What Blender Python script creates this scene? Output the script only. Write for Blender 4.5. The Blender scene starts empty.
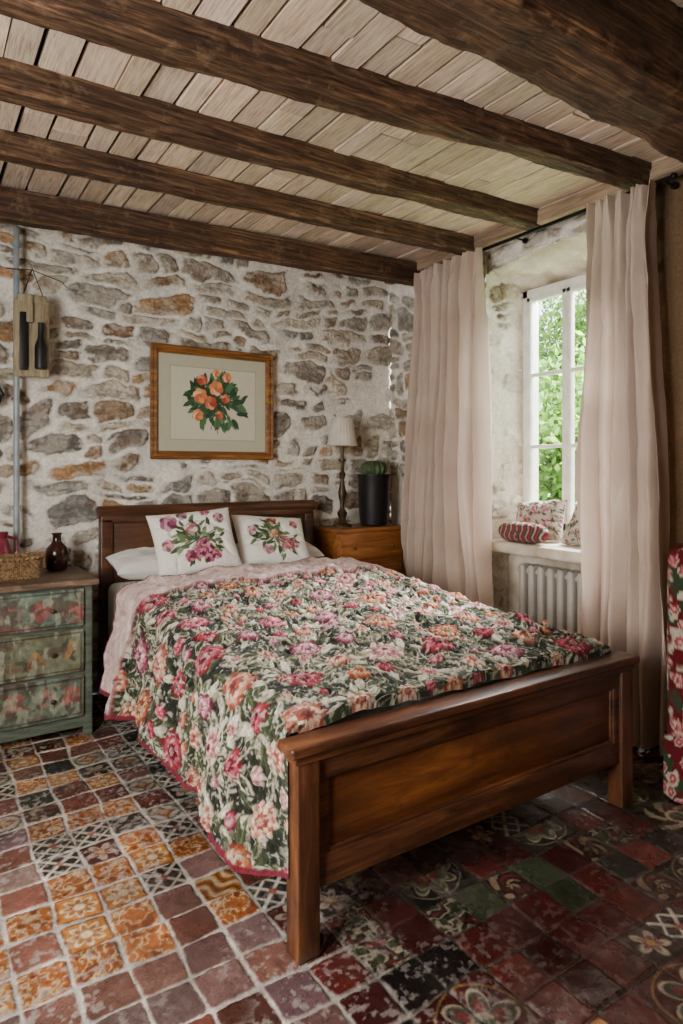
import bpy, bmesh, math, random
import numpy as np
from mathutils import Vector, Matrix, Euler
R=np.random.RandomState(7); random.seed(7)
def s2l(c):
    c=np.asarray(c,float); return np.where(c<=.04045,c/12.92,((c+.055)/1.055)**2.4)
def hx(h): return s2l([int(h[i:i+2],16)/255 for i in (0,2,4)])
def c4(h):
    c=hx(h) if isinstance(h,str) else h
    return (float(c[0]),float(c[1]),float(c[2]),1)
def vnoise(x,y,seed=0):
    xi=np.floor(x).astype(np.int64); yi=np.floor(y).astype(np.int64)
    fx=x-xi; fy=y-yi; fx=fx*fx*(3-2*fx); fy=fy*fy*(3-2*fy)
    def h(a,b):
        n=(a*374761393+b*668265263+seed*982451653)&0xffffffff
        n=((n^(n>>13))*1274126177)&0xffffffff
        return ((n^(n>>16))&0xffff)/65535.
    return (h(xi,yi)*(1-fx)+h(xi+1,yi)*fx)*(1-fy)+(h(xi,yi+1)*(1-fx)+h(xi+1,yi+1)*fx)*fy
def fbm(x,y,o=4,seed=0):
    v=0;a=.5;t=0
    for i in range(o):
        v=v+a*vnoise(x*2**i,y*2**i,seed+i*17); t+=a; a*=.5
    return v/t
def sst(x): x=np.clip(x,0,1); return x*x*(3-2*x)
def L3(a,b,t): return a*(1-t[...,None])+b*t[...,None]

# ---------------- materials
def newmat(name):
    m=bpy.data.materials.new(name); m.use_nodes=True
    nt=m.node_tree; b=nt.nodes['Principled BSDF']; return m,nt,b
def N(nt,t,**k):
    n=nt.nodes.new(t)
    for a,v in k.items(): setattr(n,a,v)
    return n
def add_bump(nt,b,scale,strength,coord='Object',dist=.01,detail=6,mapscale=None):
    tc=N(nt,'ShaderNodeTexCoord'); no=N(nt,'ShaderNodeTexNoise'); no.inputs['Scale'].default_value=scale; no.inputs['Detail'].default_value=detail
    nt.links.new(tc.outputs[coord],no.inputs['Vector'])
    bp=N(nt,'ShaderNodeBump'); bp.inputs['Strength'].default_value=strength; bp.inputs['Distance'].default_value=dist
    nt.links.new(no.outputs['Fac'],bp.inputs['Height']); nt.links.new(bp.outputs[0],b.inputs['Normal'])
    return no
def mat_basic(name,col,rough=.6,metal=0,col2=None,nscale=8,bump=.2,bscale=60,spec=.5,sheen=0,trans=0):
    m,nt,b=newmat(name)
    b.inputs['Roughness'].default_value=rough; b.inputs['Metallic'].default_value=metal
    b.inputs['Specular IOR Level'].default_value=spec
    if sheen: b.inputs['Sheen Weight'].default_value=sheen
    c1=hx(col); c2=hx(col2) if col2 else c1*.75
    tc=N(nt,'ShaderNodeTexCoord'); no=N(nt,'ShaderNodeTexNoise'); no.inputs['Scale'].default_value=nscale; no.inputs['Detail'].default_value=5
    nt.links.new(tc.outputs['Object'],no.inputs['Vector'])
    cr=N(nt,'ShaderNodeValToRGB'); cr.color_ramp.elements[0].position=.35; cr.color_ramp.elements[1].position=.65
    cr.color_ramp.elements[0].color=c4(c2); cr.color_ramp.elements[1].color=c4(c1)
    nt.links.new(no.outputs['Fac'],cr.inputs[0]); nt.links.new(cr.outputs[0],b.inputs['Base Color'])
    if bump: add_bump(nt,b,bscale,bump)
    if trans:
        tl=N(nt,'ShaderNodeBsdfTranslucent'); nt.links.new(cr.outputs[0],tl.inputs[0]); ms=N(nt,'ShaderNodeMixShader'); ms.inputs[0].default_value=trans
        nt.links.new(b.outputs[0],ms.inputs[1]); nt.links.new(tl.outputs[0],ms.inputs[2]); nt.links.new(ms.outputs[0],nt.nodes['Material Output'].inputs[0])
    return m
def mat_wood(name,dark,light,rough=.4,axis=0,scale=3,stretch=14,bump=.3,mid=None,use_attr=False,spec=.5,patch=(.65,1.15),wear=None,dist=.6):
    m,nt,b=newmat(name); b.inputs['Roughness'].default_value=rough
    b.inputs['Specular IOR Level'].default_value=spec
    tc=N(nt,'ShaderNodeTexCoord'); mp=N(nt,'ShaderNodeMapping')
    s=[stretch]*3; s[axis]=1; mp.inputs['Scale'].default_value=s
    nt.links.new(tc.outputs['Object'],mp.inputs[0])
    no=N(nt,'ShaderNodeTexNoise'); no.inputs['Scale'].default_value=scale; no.inputs['Detail'].default_value=10; no.inputs['Roughness'].default_value=.68; no.inputs['Distortion'].default_value=dist
    nt.links.new(mp.outputs[0],no.inputs['Vector'])
    cr=N(nt,'ShaderNodeValToRGB'); e=cr.color_ramp.elements; e[0].position=.33; e[1].position=.68
    e[0].color=c4(dark); e[1].color=c4(light)
    if mid: x=e.new(.5); x.color=c4(mid)
    nt.links.new(no.outputs['Fac'],cr.inputs[0])
    n2=N(nt,'ShaderNodeTexNoise'); n2.inputs['Scale'].default_value=2.5; n2.inputs['Detail'].default_value=4
    nt.links.new(tc.outputs['Object'],n2.inputs['Vector'])
    mr=N(nt,'ShaderNodeMapRange'); mr.inputs[1].default_value=.3; mr.inputs[2].default_value=.7; mr.inputs[3].default_value=patch[0]; mr.inputs[4].default_value=patch[1]
    nt.links.new(n2.outputs['Fac'],mr.inputs[0])
    mx=N(nt,'ShaderNodeVectorMath',operation='SCALE'); nt.links.new(cr.outputs[0],mx.inputs[0]); nt.links.new(mr.outputs[0],mx.inputs['Scale'])
    out=mx.outputs[0]
    if wear:
        n3=N(nt,'ShaderNodeTexNoise'); n3.inputs['Scale'].default_value=9; n3.inputs['Detail'].default_value=9; n3.inputs['Roughness'].default_value=.7
        nt.links.new(tc.outputs['Object'],n3.inputs['Vector'])
        m3=N(nt,'ShaderNodeMapRange'); m3.inputs[1].default_value=.55; m3.inputs[2].default_value=.68; m3.inputs[3].default_value=0; m3.inputs[4].default_value=.6
        nt.links.new(n3.outputs['Fac'],m3.inputs[0]); mi=N(nt,'ShaderNodeMix',data_type='RGBA'); nt.links.new(m3.outputs[0],mi.inputs[0]); nt.links.new(out,mi.inputs[6]); mi.inputs[7].default_value=c4(wear); out=mi.outputs[2]
    if use_attr:
        at=N(nt,'ShaderNodeAttribute'); at.attribute_name='Col'
        mm=N(nt,'ShaderNodeVectorMath',operation='MULTIPLY'); nt.links.new(out,mm.inputs[0]); nt.links.new(at.outputs['Color'],mm.inputs[1]); out=mm.outputs[0]
    nt.links.new(out,b.inputs['Base Color'])
    bp=N(nt,'ShaderNodeBump'); bp.inputs['Strength'].default_value=bump; bp.inputs['Distance'].default_value=.008
    nt.links.new(no.outputs['Fac'],bp.inputs['Height']); nt.links.new(bp.outputs[0],b.inputs['Normal'])
    return m
def mat_attr(name,rough=.8,bscale=80,bump=.3,vscale=25,vamt=.25,spec=.4,sheen=0,dist=.006,rvar=None):
    m,nt,b=newmat(name); b.inputs['Roughness'].default_value=rough; b.inputs['Specular IOR Level'].default_value=spec
    if sheen: b.inputs['Sheen Weight'].default_value=sheen
    at=N(nt,'ShaderNodeAttribute'); at.attribute_name='Col'
    tc=N(nt,'ShaderNodeTexCoord'); no=N(nt,'ShaderNodeTexNoise'); no.inputs['Scale'].default_value=vscale; no.inputs['Detail'].default_value=8
    nt.links.new(tc.outputs['Object'],no.inputs['Vector'])
    mr=N(nt,'ShaderNodeMapRange'); mr.inputs[1].default_value=.3; mr.inputs[2].default_value=.7; mr.inputs[3].default_value=1-vamt; mr.inputs[4].default_value=1+vamt
    nt.links.new(no.outputs['Fac'],mr.inputs[0])
    mx=N(nt,'ShaderNodeVectorMath',operation='SCALE'); nt.links.new(at.outputs['Color'],mx.inputs[0]); nt.links.new(mr.outputs[0],mx.inputs['Scale'])
    nt.links.new(mx.outputs[0],b.inputs['Base Color'])
    if rvar:
        n2=N(nt,'ShaderNodeTexNoise'); n2.inputs['Scale'].default_value=7; n2.inputs['Detail'].default_value=6; nt.links.new(tc.outputs['Object'],n2.inputs['Vector'])
        m2=N(nt,'ShaderNodeMapRange'); m2.inputs[1].default_value=.35; m2.inputs[2].default_value=.65; m2.inputs[3].default_value=rvar[0]; m2.inputs[4].default_value=rvar[1]
        nt.links.new(n2.outputs['Fac'],m2.inputs[0]); nt.links.new(m2.outputs[0],b.inputs['Roughness'])
    if bump: add_bump(nt,b,bscale,bump,dist=dist)
    return m

# ---------------- objects
def link(o): bpy.context.scene.collection.objects.link(o); return o
def thing(name,loc,label,cat,group=None):
    o=bpy.data.objects.new(name,None); o.empty_display_size=.1; o.location=loc; link(o)
    o['label']=label; o['category']=cat
    if group: o['group']=group
    return o
def adopt(o,parent,label=None):
    o.data.transform(Matrix.Translation(-parent_world(parent))); o.parent=parent
    if label: o['label']=label
    return o
def parent_world(p):
    v=Vector((0,0,0))
    while p: v=v+p.location; p=p.parent
    return v
def solo(o,label,cat,group=None,base=None):
    n=len(o.data.vertices); co=np.empty(n*3); o.data.vertices.foreach_get('co',co); co=co.reshape(-1,3)
    b=base or Vector(((co[:,0].min()+co[:,0].max())/2,(co[:,1].min()+co[:,1].max())/2,co[:,2].min()))
    o.data.transform(Matrix.Translation(-Vector(b))); o.location=b
    o['label']=label; o['category']=cat
    if group: o['group']=group
    return o
def struct(o): o['kind']='structure'; return o

def raw_mesh(name,V,F,C,mat,smooth=True):
    me=bpy.data.meshes.new(name); n=len(V); f=len(F)
    me.vertices.add(n); me.vertices.foreach_set('co',np.ascontiguousarray(V,dtype=np.float32).ravel())
    me.loops.add(4*f); me.loops.foreach_set('vertex_index',np.ascontiguousarray(F,dtype=np.int32).ravel())
    me.polygons.add(f); me.polygons.foreach_set('loop_start',np.arange(f,dtype=np.int32)*4)
    me.polygons.foreach_set('use_smooth',np.full(f,smooth,dtype=bool))
    me.update(calc_edges=True)
    if C is not None:
        at=me.color_attributes.new('Col','FLOAT_COLOR','POINT')
        A=np.ones((n,4),dtype=np.float32); A[:,:3]=np.clip(C.reshape(-1,3),0,1); at.data.foreach_set('color',A.ravel())
    me.materials.append(mat); me.validate()
    return link(bpy.data.objects.new(name,me))
def gfaces(ny,nx,off=0,flip=False,keep=None):
    i=np.arange(ny*nx).reshape(ny,nx)+off
    a,b,c,d=i[:-1,:-1],i[:-1,1:],i[1:,1:],i[1:,:-1]
    F=np.stack([a,d,c,b] if flip else [a,b,c,d],-1)
    if keep is not None: F=F[keep[:-1,:-1]&keep[1:,1:]&keep[:-1,1:]&keep[1:,:-1]]
    return F.reshape(-1,4)
def grid(name,P,C,mat,flip=False,keep=None):
    ny,nx=P.shape[:2]
    return raw_mesh(name,P.reshape(-1,3),gfaces(ny,nx,0,flip,keep),C,mat)

class MB:
    def __init__(s): s.bm=bmesh.new()
    def _merge(s,b,M=None):
        if M is not None: bmesh.ops.transform(b,matrix=M,verts=b.verts)
        me=bpy.data.meshes.new('t'); b.to_mesh(me); b.free(); s.bm.from_mesh(me); bpy.data.meshes.remove(me); return s
    def box(s,lo,hi,bev=.004,seg=2,M=None):
        b=bmesh.new(); bmesh.ops.create_cube(b,size=1)
        lo=Vector(lo);hi=Vector(hi)
        for v in b.verts: v.co=Vector(((lo[i]+hi[i])/2+v.co[i]*(hi[i]-lo[i]) for i in range(3)))
        if bev: bmesh.ops.bevel(b,geom=b.edges[:],offset=bev,segments=seg,affect='EDGES',profile=.5)
        return s._merge(b,M)
    def cyl(s,p1,p2,r1,r2=None,seg=16):
        r2=r1 if r2 is None else r2
        p1=Vector(p1);p2=Vector(p2); d=p2-p1
        b=bmesh.new(); bmesh.ops.create_cone(b,cap_ends=True,segments=seg,radius1=r1,radius2=r2,depth=d.length)
        M=Matrix.Translation((p1+p2)/2)@d.to_track_quat('Z','Y').to_matrix().to_4x4()
        return s._merge(b,M)
    def sph(s,c,r,sc=(1,1,1),seg=16):
        b=bmesh.new(); bmesh.ops.create_uvsphere(b,u_segments=seg,v_segments=seg//2+2,radius=r)
        return s._merge(b,Matrix.Translation(c)@Matrix.Diagonal((*sc,1)))
    def lathe(s,prof,c,seg=32,fr=None,closed=False):
        b=bmesh.new(); rings=[]
        for r,z in prof:
            ring=[]
            for k in range(seg):
                a=2*math.pi*k/seg; q=fr(a,r,z) if fr else 1
                ring.append(b.verts.new((c[0]+r*q*math.cos(a),c[1]+r*q*math.sin(a),c[2]+z)))
            rings.append(ring)
        for i in range(len(rings)-1):
            for k in range(seg):
                b.faces.new((rings[i][k],rings[i][(k+1)%seg],rings[i+1][(k+1)%seg],rings[i+1][k]))
        if prof[0][0]>1e-4: b.faces.new(rings[0][::-1])
        if closed and prof[-1][0]>1e-4: b.faces.new(rings[-1])
        bmesh.ops.remove_doubles(b,verts=b.verts,dist=1e-5)
        return s._merge(b)
    def tube(s,pts,r,seg=8):
        for a,b in zip(pts[:-1],pts[1:]): s.cyl(a,b,r,r,seg); s.sph(b,r,seg=8)
        return s
    def done(s,name,mat,smooth=True,ang=35):
        me=bpy.data.meshes.new(name); bmesh.ops.recalc_face_normals(s.bm,faces=s.bm.faces); s.bm.to_mesh(me); s.bm.free()
        me.materials.append(mat); o=link(bpy.data.objects.new(name,me))
        if smooth:
            me.polygons.foreach_set('use_smooth',np.ones(len(me.polygons),dtype=bool))
            me.set_sharp_from_angle(angle=math.radians(ang))
        return o

class Canvas:
    def __init__(s,w,h,res,base):
        s.w,s.h,s.res=w,h,res
        s.nx=int(round(w/res))+1; s.ny=int(round(h/res))+1
        s.X,s.Y=np.meshgrid(np.linspace(0,w,s.nx),np.linspace(0,h,s.ny))
        s.C=np.zeros((s.ny,s.nx,3))+hx(base); s.H=np.zeros((s.ny,s.nx))
    def sl(s,cx,cy,r):
        i0=max(0,int((cx-r)/s.res)); i1=min(s.nx,int((cx+r)/s.res)+2); j0=max(0,int((cy-r)/s.res)); j1=min(s.ny,int((cy+r)/s.res)+2)
        if i1<=i0 or j1<=j0: return None
        return (slice(j0,j1),slice(i0,i1))
    def put(s,sl,a,col,h=None):
        a=np.clip(a,0,1); s.C[sl]=L3(s.C[sl],col,a)
        if h is not None: s.H[sl]=s.H[sl]*(1-a)+h*a
    def flower(s,cx,cy,r,n,cols,rot=0,relief=.006,depth=.25,asp=1,rag=.12):
        sl=s.sl(cx,cy,r*1.2)
        if sl is None: return
        dx=s.X[sl]-cx; dy=(s.Y[sl]-cy)/asp; rr=np.hypot(dx,dy); th=np.arctan2(dy,dx)
        m=len(cols)
        wob=1+rag*2*(vnoise(s.X[sl]*40+3,s.Y[sl]*40,3)-.5)
        for k,col in enumerate(cols):
            Rk=r*(1-k/m)**.9; lob=(1-depth)+depth*np.abs(np.cos(n*(th+rot)/2+k*math.pi/2))
            q=rr/(Rk*lob*wob); a=(1-q)*Rk/s.res/1.2
            shade=.60+.65*np.clip(1-np.abs(q-.6)*1.4,0,1)
            shade=shade*(.86+.22*np.abs(np.cos(n*(th+rot)/2+k*math.pi/2)))
            c=hx(col)[None,None,:]*shade[...,None]
            s.put(sl,a,c,relief*(.5+.5*(k+1)/m)*(1-q**4*.6))
    def rose(s,cx,cy,r,cols,rot=0,relief=.003):
        for lay,(n,d,pr) in enumerate(((6,.58,.50),(5,.36,.42),(4,.18,.34),(1,0,.20))):
            for k in range(n):
                a=rot+lay*.5+2*math.pi*k/n
                x=cx+d*r*math.cos(a); y=cy+d*r*math.sin(a); sl=s.sl(x,y,pr*r*1.2)
                if sl is None: continue
                q=np.hypot(s.X[sl]-x,s.Y[sl]-y)/(pr*r); rc=np.hypot(s.X[sl]-cx,s.Y[sl]-cy)/r
                sh=.62+.55*np.clip(rc/(d+pr),0,1)+.12*(q<.8)
                s.put(sl,(1-q)*pr*r/s.res,hx(cols[(lay+k)%len(cols)])[None,None,:]*sh[...,None],relief)
    def leaf(s,cx,cy,L,W,ang,col,vein=None,relief=.004,edge=None):
        sl=s.sl(cx,cy,L)
        if sl is None: return
        dx=s.X[sl]-cx; dy=s.Y[sl]-cy; u=(dx*math.cos(ang)+dy*math.sin(ang))/L*2; v=-dx*math.sin(ang)+dy*math.cos(ang)
        hw=W/2*np.clip(1-u*u,0,1)**.8*(1-.25*u)
        a=(hw-np.abs(v))/s.res/1.2
        if edge:
            s.put(sl,np.where(np.abs(u)<1.0,(hw+.0045-np.abs(v))/s.res/1.2,0),hx(edge),relief*.7)
        s.put(sl,np.where(np.abs(u)<.96,a,0),hx(col),relief)
        if vein: s.put(sl,np.where(np.abs(u)<.85,(s.res*.8-np.abs(v))/s.res,0)*.9,hx(vein))
    def line(s,pts,w,col,relief=None):
        for (x0,y0),(x1,y1) in zip(pts[:-1],pts[1:]):
            cx,cy=(x0+x1)/2,(y0+y1)/2; L=math.hypot(x1-x0,y1-y0)
            sl=s.sl(cx,cy,L/2+w*2)
            if sl is None or L<1e-6: continue
            dx=s.X[sl]-x0; dy=s.Y[sl]-y0; t=np.clip((dx*(x1-x0)+dy*(y1-y0))/L/L,0,1)
            d=np.hypot(dx-t*(x1-x0),dy-t*(y1-y0)); s.put(sl,(w/2-d)/s.res+.5,hx(col),relief)

XW,YW,ZC=3.40,4.38,3.10
XL,YR=-1.1,-1.3
TILT=.035   # the old ceiling sags towards the far side of the room
def sag(x): return -TILT*(XW-x)

# =============== STONE WALLS
STC=['9b9488','878076','a3977f','8b755e','b2a68f','7a7268','987c5e','8f8373','b9ac96','9b9080','857b6e','a28866','aa9f90','8f735b','8c877e','948978','80776b','a37e5a']
def stones(w,h,res,seed,extra=(),amt=1.0):
    cv=Canvas(w,h,res,'d6cdbd'); r=np.random.RandomState(seed)
    X,Y=cv.X,cv.Y
    wx=X+.09*(fbm(X*4,Y*4,2,seed)-.5)+.024*(fbm(X*20,Y*20,3,seed+5)-.5)
    wy=Y+.24*(fbm(X*1.5,Y*1.5,2,seed+9)-.5)+.09*(fbm(X*5,Y*5,2,seed+3)-.5)+.020*(fbm(X*22,Y*22,3,seed+6)-.5)
    V=np.full(X.shape,-1.); V2=np.full(X.shape,-1.); ID=np.zeros(X.shape,int); S=[]
    y=-.15
    P_=lambda: r.uniform(2.6,6.5)
    while y<h+.15:
        rh=r.uniform(.09,.195); x=-r.uniform(0,.35)
        while x<w+.1:
            sw=r.uniform(.12,.46)*(1 if rh<.16 else .85)
            if r.rand()<.36 and rh>.125:
                f=r.uniform(.3,.7); g=r.uniform(.4,.6)
                S.append((x+sw/2,y+rh*f/2,sw*.51,rh*f*.50,r.uniform(-.15,.15),P_()))
                if sw>.32:
                    S.append((x+sw*g/2,y+rh*(f+1)/2,sw*g*.51,rh*(1-f)*.50,r.uniform(-.2,.2),P_()))
                    S.append((x+sw*(g+1)/2,y+rh*(f+1)/2,sw*(1-g)*.51,rh*(1-f)*.50,r.uniform(-.2,.2),P_()))
                else: S.append((x+sw/2,y+rh*(f+1)/2,sw*.51,rh*(1-f)*.50,r.uniform(-.15,.15),P_()))
            elif r.rand()<.95*amt:
                S.append((x+sw/2,y+rh/2+r.uniform(-.02,.02),sw*.51,rh*r.uniform(.40,.55),r.uniform(-.24,.24),P_()))
            x+=sw
        y+=rh
    cols=[hx(STC[r.randint(len(STC))])*r.uniform(.74,1.22) for _ in S]
    for e in extra: S.append(e[:6]); cols.append(hx(e[6]))
    for k,(cx,cy,a,b,an,p) in enumerate(S):
        sl=cv.sl(cx,cy,max(a,b)+.20)
        if sl is None: continue
        sk=(((k*7919)%13)/13-.5)*.9
        dx=wx[sl]-cx; dy=wy[sl]-cy; u=dx*math.cos(an)+dy*math.sin(an); v=-dx*math.sin(an)+dy*math.cos(an)
        u=u+sk*v; v=v*(1+sk*u/a*.7)
        q=((np.abs(u)/a)**p+(np.abs(v)/b)**p)**(1/p); val=(1-q)*min(a,b)
        v2=V2[sl]; m=val>V[sl]; V2[sl]=np.where(m,V[sl],np.maximum(v2,val)); V[sl]=np.where(m,val,V[sl]); ID[sl]=np.where(m,k,ID[sl])
    V=np.minimum(V-.002,(V-V2)*.55-.0042)
    V=V-.020*(fbm(X*24,Y*24,4,seed+31)-.41)
    big=fbm(X*2.6,Y*2.6,3,seed+77); V=V-.022*np.clip(big-.52,0,1)*4
    col=np.array(cols)[ID]
    f=fbm(X*14,Y*30,5,seed+40); g=fbm(X*60,Y*60,3,seed+41); f2=fbm(X*8,Y*8,4,seed+42)
    col=col*(.5+1.0*f)[...,None]*(.55+.9*g)[...,None]
    rust=sst((f2-.58)*7)*.32; col=L3(col,hx('8c6240'),rust)
    lich=sst((fbm(X*9,Y*9,4,seed+50)-.46)*8)*.45; col=L3(col,hx('c8bfac'),lich)
    col=L3(col,hx('4e483f'),sst((fbm(X*16,Y*40,4,seed+51)-.58)*9)*.45)
    mort=hx('ece4d5')*(.70+.5*fbm(X*7,Y*7,5,seed+60))[...,None]*(.86+.26*fbm(X*40,Y*40,2,seed+61))[...,None]
    a=sst(V/.007); smear=sst((fbm(X*30,Y*30,4,seed+65)-.56)*9)*np.clip(1-V/.03,0,1)*.7
    edge=np.exp(-(V/.005)**2)*.4
    cv.C=L3(mort,col,a*(1-smear))*(1-edge*.5)[...,None]
    cv.H=.016*sst(V/.014)+a*.020*(f-.5)+a*.012*(g-.5)+.016*(fbm(X*10,Y*10,4,seed+70)-.5)
    return cv
stone_mat=mat_attr('rubble_stone',.92,90,.55,60,.16,spec=.2)
SX0=-.1
ext=[(1.16-SX0,2.63,.085,.065,0,7,'4a382a'),(2.83-SX0,2.15,.11,.16,.4,2.4,'cbbea6')]
cv=stones(XW-SX0+.02,ZC,.0055,11,ext)
P=np.stack([cv.X+SX0,YW-cv.H,cv.Y+sag(cv.X+SX0)*(cv.Y/ZC)],-1)
struct(grid('wall_back',P,cv.C,stone_mat))
cv=stones(SX0-XL+.03,ZC,.015,13); P=np.stack([cv.X+XL,YW-cv.H,cv.Y+sag(cv.X+XL)*(cv.Y/ZC)],-1)
o=grid('wall_back_section',P,cv.C,stone_mat); struct(o)
OY0,OY1,OZT=2.10,3.27,2.86
cv=stones(YW-YR,ZC,.009,23,amt=.9)
Yw=YW-cv.X
keep=~((Yw>OY0)&(Yw<OY1)&(cv.Y<OZT-.05*np.abs((Yw-2.64)/.6)**3))
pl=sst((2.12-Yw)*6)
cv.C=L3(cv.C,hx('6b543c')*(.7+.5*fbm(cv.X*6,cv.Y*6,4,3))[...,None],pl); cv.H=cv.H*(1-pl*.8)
P=np.stack([XW-cv.H,Yw,cv.Y],-1)
wr=struct(grid('wall_right',P,cv.C,stone_mat,keep=keep))
plaster=mat_basic('lime_plaster','ddd3c2',.9,0,'b0a28b',6,.6,22)
cv=stones(.52,2.95,.008,37,amt=.5)
XR=XW-.03+cv.X
sh=sst((fbm(cv.X*3,cv.Y*3,3,8)-.40)*9)
cv.C=L3(cv.C,hx('dcd2c0')*(.75+.4*fbm(cv.X*9,cv.Y*9,4,2))[...,None],np.clip(sst((cv.X-.14)*8)*.65+sh*.75,0,1))
P=np.stack([XR,OY1-.01-cv.H*1.0,cv.Y],-1)
o=grid('reveal',P,cv.C,stone_mat); o.parent=wr; o['label']='whitewashed stone window reveal'
def curved(name,f,nu,nv,mat,parent=None):
    u,v=np.meshgrid(np.linspace(0,1,nu),np.linspace(0,1,nv)); X,Y,Z=f(u,v)
    o=grid(name,np.stack([X+0*u,Y+0*u,Z+0*u],-1),None,mat)
    if parent: o.parent=parent
    return o
curved('near_reveal',lambda u,v:(XW-.02+.5*u,OY0+.01+.012*fbm(u*6,v*20,3,4),v*2.95),40,120,plaster,wr)
curved('lintel_soffit',lambda u,v:(XW-.015+.47*u,OY0-.04+v*(OY1-OY0+.08),OZT+.02-.14*u-.03*np.abs(v*2-1)**3+.08*(fbm(u*5,v*8,4,6)-.5)),50,90,plaster,wr)
curved('apron_wall',lambda u,v:(XW+.2+.01*fbm(u*9,v*9,3,1),OY0-.02+u*(OY1-OY0+.04),v*.93),50,40,plaster,wr)
s=MB(); s.box((XW-.075,OY0+.03,.875),(XW+.47,OY1-.03,.95),.022,4)
o=s.done('trim_1',plaster); struct(o)
wallm=mat_basic('dull_plaster','94866f',.9,0,'7c6e5a',4,.3,25)
def shell(name,boxes,mat):
    s=MB()
    for lo,hi in boxes: s.box(lo,hi,0)
    return struct(s.done(name,mat,False))
W2=(.5,1.9,.9,2.3)
shell('wall_left',[((XL-.3,YR,0),(XL,W2[0],ZC)),((XL-.3,W2[1],0),(XL,YW,ZC)),((XL-.3,W2[0],0),(XL,W2[1],W2[2])),((XL-.3,W2[0],W2[3]),(XL,W2[1],ZC))],wallm)
shell('wall_front',[((XL-.3,YR-.2,0),(XW+.3,YR,ZC))],wallm)
white=mat_basic('white_window_paint','f0ede6',.45,0,'dfdbd0',12,.1,60)
s=MB()
for a,b in [((W2[0]-.0,W2[2]),(W2[0]+.06,W2[3])),((W2[1]-.06,W2[2]),(W2[1],W2[3])),((W2[0],W2[2]),(W2[1],W2[2]+.06)),((W2[0],W2[3]-.06),(W2[1],W2[3])),((1.17,W2[2]),(1.23,W2[3]))]:
    s.box((XL-.2,a[0],a[1]),(XL-.15,b[0],b[1]),.005)
struct(s.done('window_2',white))

# =============== WINDOW 1
FX=XW+.37
y0,y1,z0,z1=OY0+.02,OY1-.02,.96,2.74
s=MB()
s.box((FX-.03,y0,z0),(FX+.09,y0+.05,z1),.006); s.box((FX-.03,y1-.05,z0),(FX+.09,y1,z1),.006)
s.box((FX-.03,y0,z1-.06),(FX+.09,y1,z1),.006); s.box((FX-.03,y0,z0),(FX+.09,y1,z0+.06),.006)
win=struct(s.done('window_1',white)); win['label']='white painted wooden casement window'
def casement(a,b):
    s=MB(); w=.036; zz0,zz1=z0+.06,z1-.06
    s.box((FX-.045,a,zz0),(FX,a+w,zz1),.006); s.box((FX-.045,b-w,zz0),(FX,b,zz1),.006)
    s.box((FX-.045,a,zz0),(FX,b,zz0+w+.02),.006); s.box((FX-.045,a,zz1-w),(FX,b,zz1),.006)
    for k in (1,2): 
        z=zz0+.07+(zz1-zz0-.12)*k/3; s.box((FX-.038,a,z-.013),(FX-.004,b,z+.013),.004)
    o=s.done('casement_sash',white); o.parent=win
q3=(y1-y0-.10)/3
for k in range(3): casement(y0+.05+q3*k,y0+.05+q3*(k+1))
gm,nt,b=newmat('window_glass'); tr=N(nt,'ShaderNodeBsdfTransparent'); gl=N(nt,'ShaderNodeBsdfGlossy'); gl.inputs['Roughness'].default_value=.02
mx=N(nt,'ShaderNodeMixShader'); mx.inputs[0].default_value=.05; nt.links.new(tr.outputs[0],mx.inputs[1]); nt.links.new(gl.outputs[0],mx.inputs[2]); nt.links.new(mx.outputs[0],nt.nodes['Material Output'].inputs[0])
s=MB(); s.box((FX-.022,y0+.06,z0+.07),(FX-.019,y1-.06,z1-.07),0); o=s.done('glass',gm,False); o.parent=win

# =============== CEILING
def planks():
    V=[];F=[];C=[]
    r=np.random.RandomState(4); x=XL
    while x<XW+.02:
        w=r.uniform(.10,.175)
        ys=YR+r.uniform(-.8,0)
        while ys<YW:
            L=r.uniform(.7,1.7); ye=min(YW,ys+L); g=r.uniform(.006,.013)
            lo=(x+g,ys+.004,ZC-.02+r.uniform(-.008,.008)); hi=(min(x+w-g*.6,XW+.03),ye-.004,ZC+.01)
            n=len(V); t=r.uniform(.76,1.15); c=np.array([t,t*r.uniform(.94,1.0),t*r.uniform(.86,.99)])
            sk=r.uniform(-.006,.006)
            for X_ in (lo[0],hi[0]):
                for Y_ in (lo[1],hi[1]):
                    for Z_ in (lo[2],hi[2]): xx=X_+sk*(Y_-lo[1]); V.append((xx,Y_,Z_+sag(xx))); C.append(c)
            F+= [[n,n+2,n+6,n+4],[n+1,n+5,n+7,n+3],[n,n+1,n+3,n+2],[n+4,n+6,n+7,n+5],[n,n+4,n+5,n+1],[n+2,n+3,n+7,n+6]]
            ys=ye
        x+=w
    m=mat_wood('ceiling_plank_wood','b59a85','fae8d4',.75,1,6,18,.2,'e4ccb4',True,.2,(.78,1.08))
    return raw_mesh('ceiling',np.array(V),np.array(F),np.clip(np.array(C)*.88,0,1),m,False)
ceil=struct(planks())
s=MB(); s.box((XL-.4,YR-.3,ZC+.015),(XW+.6,YW+.3,ZC+.1),0)
for v in s.bm.verts: v.co.z+=sag(v.co.x)
o=s.done('ceiling_backing',mat_basic('dark_gap','15100c',.95,0,None,5,0),False); o.parent=ceil
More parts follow.
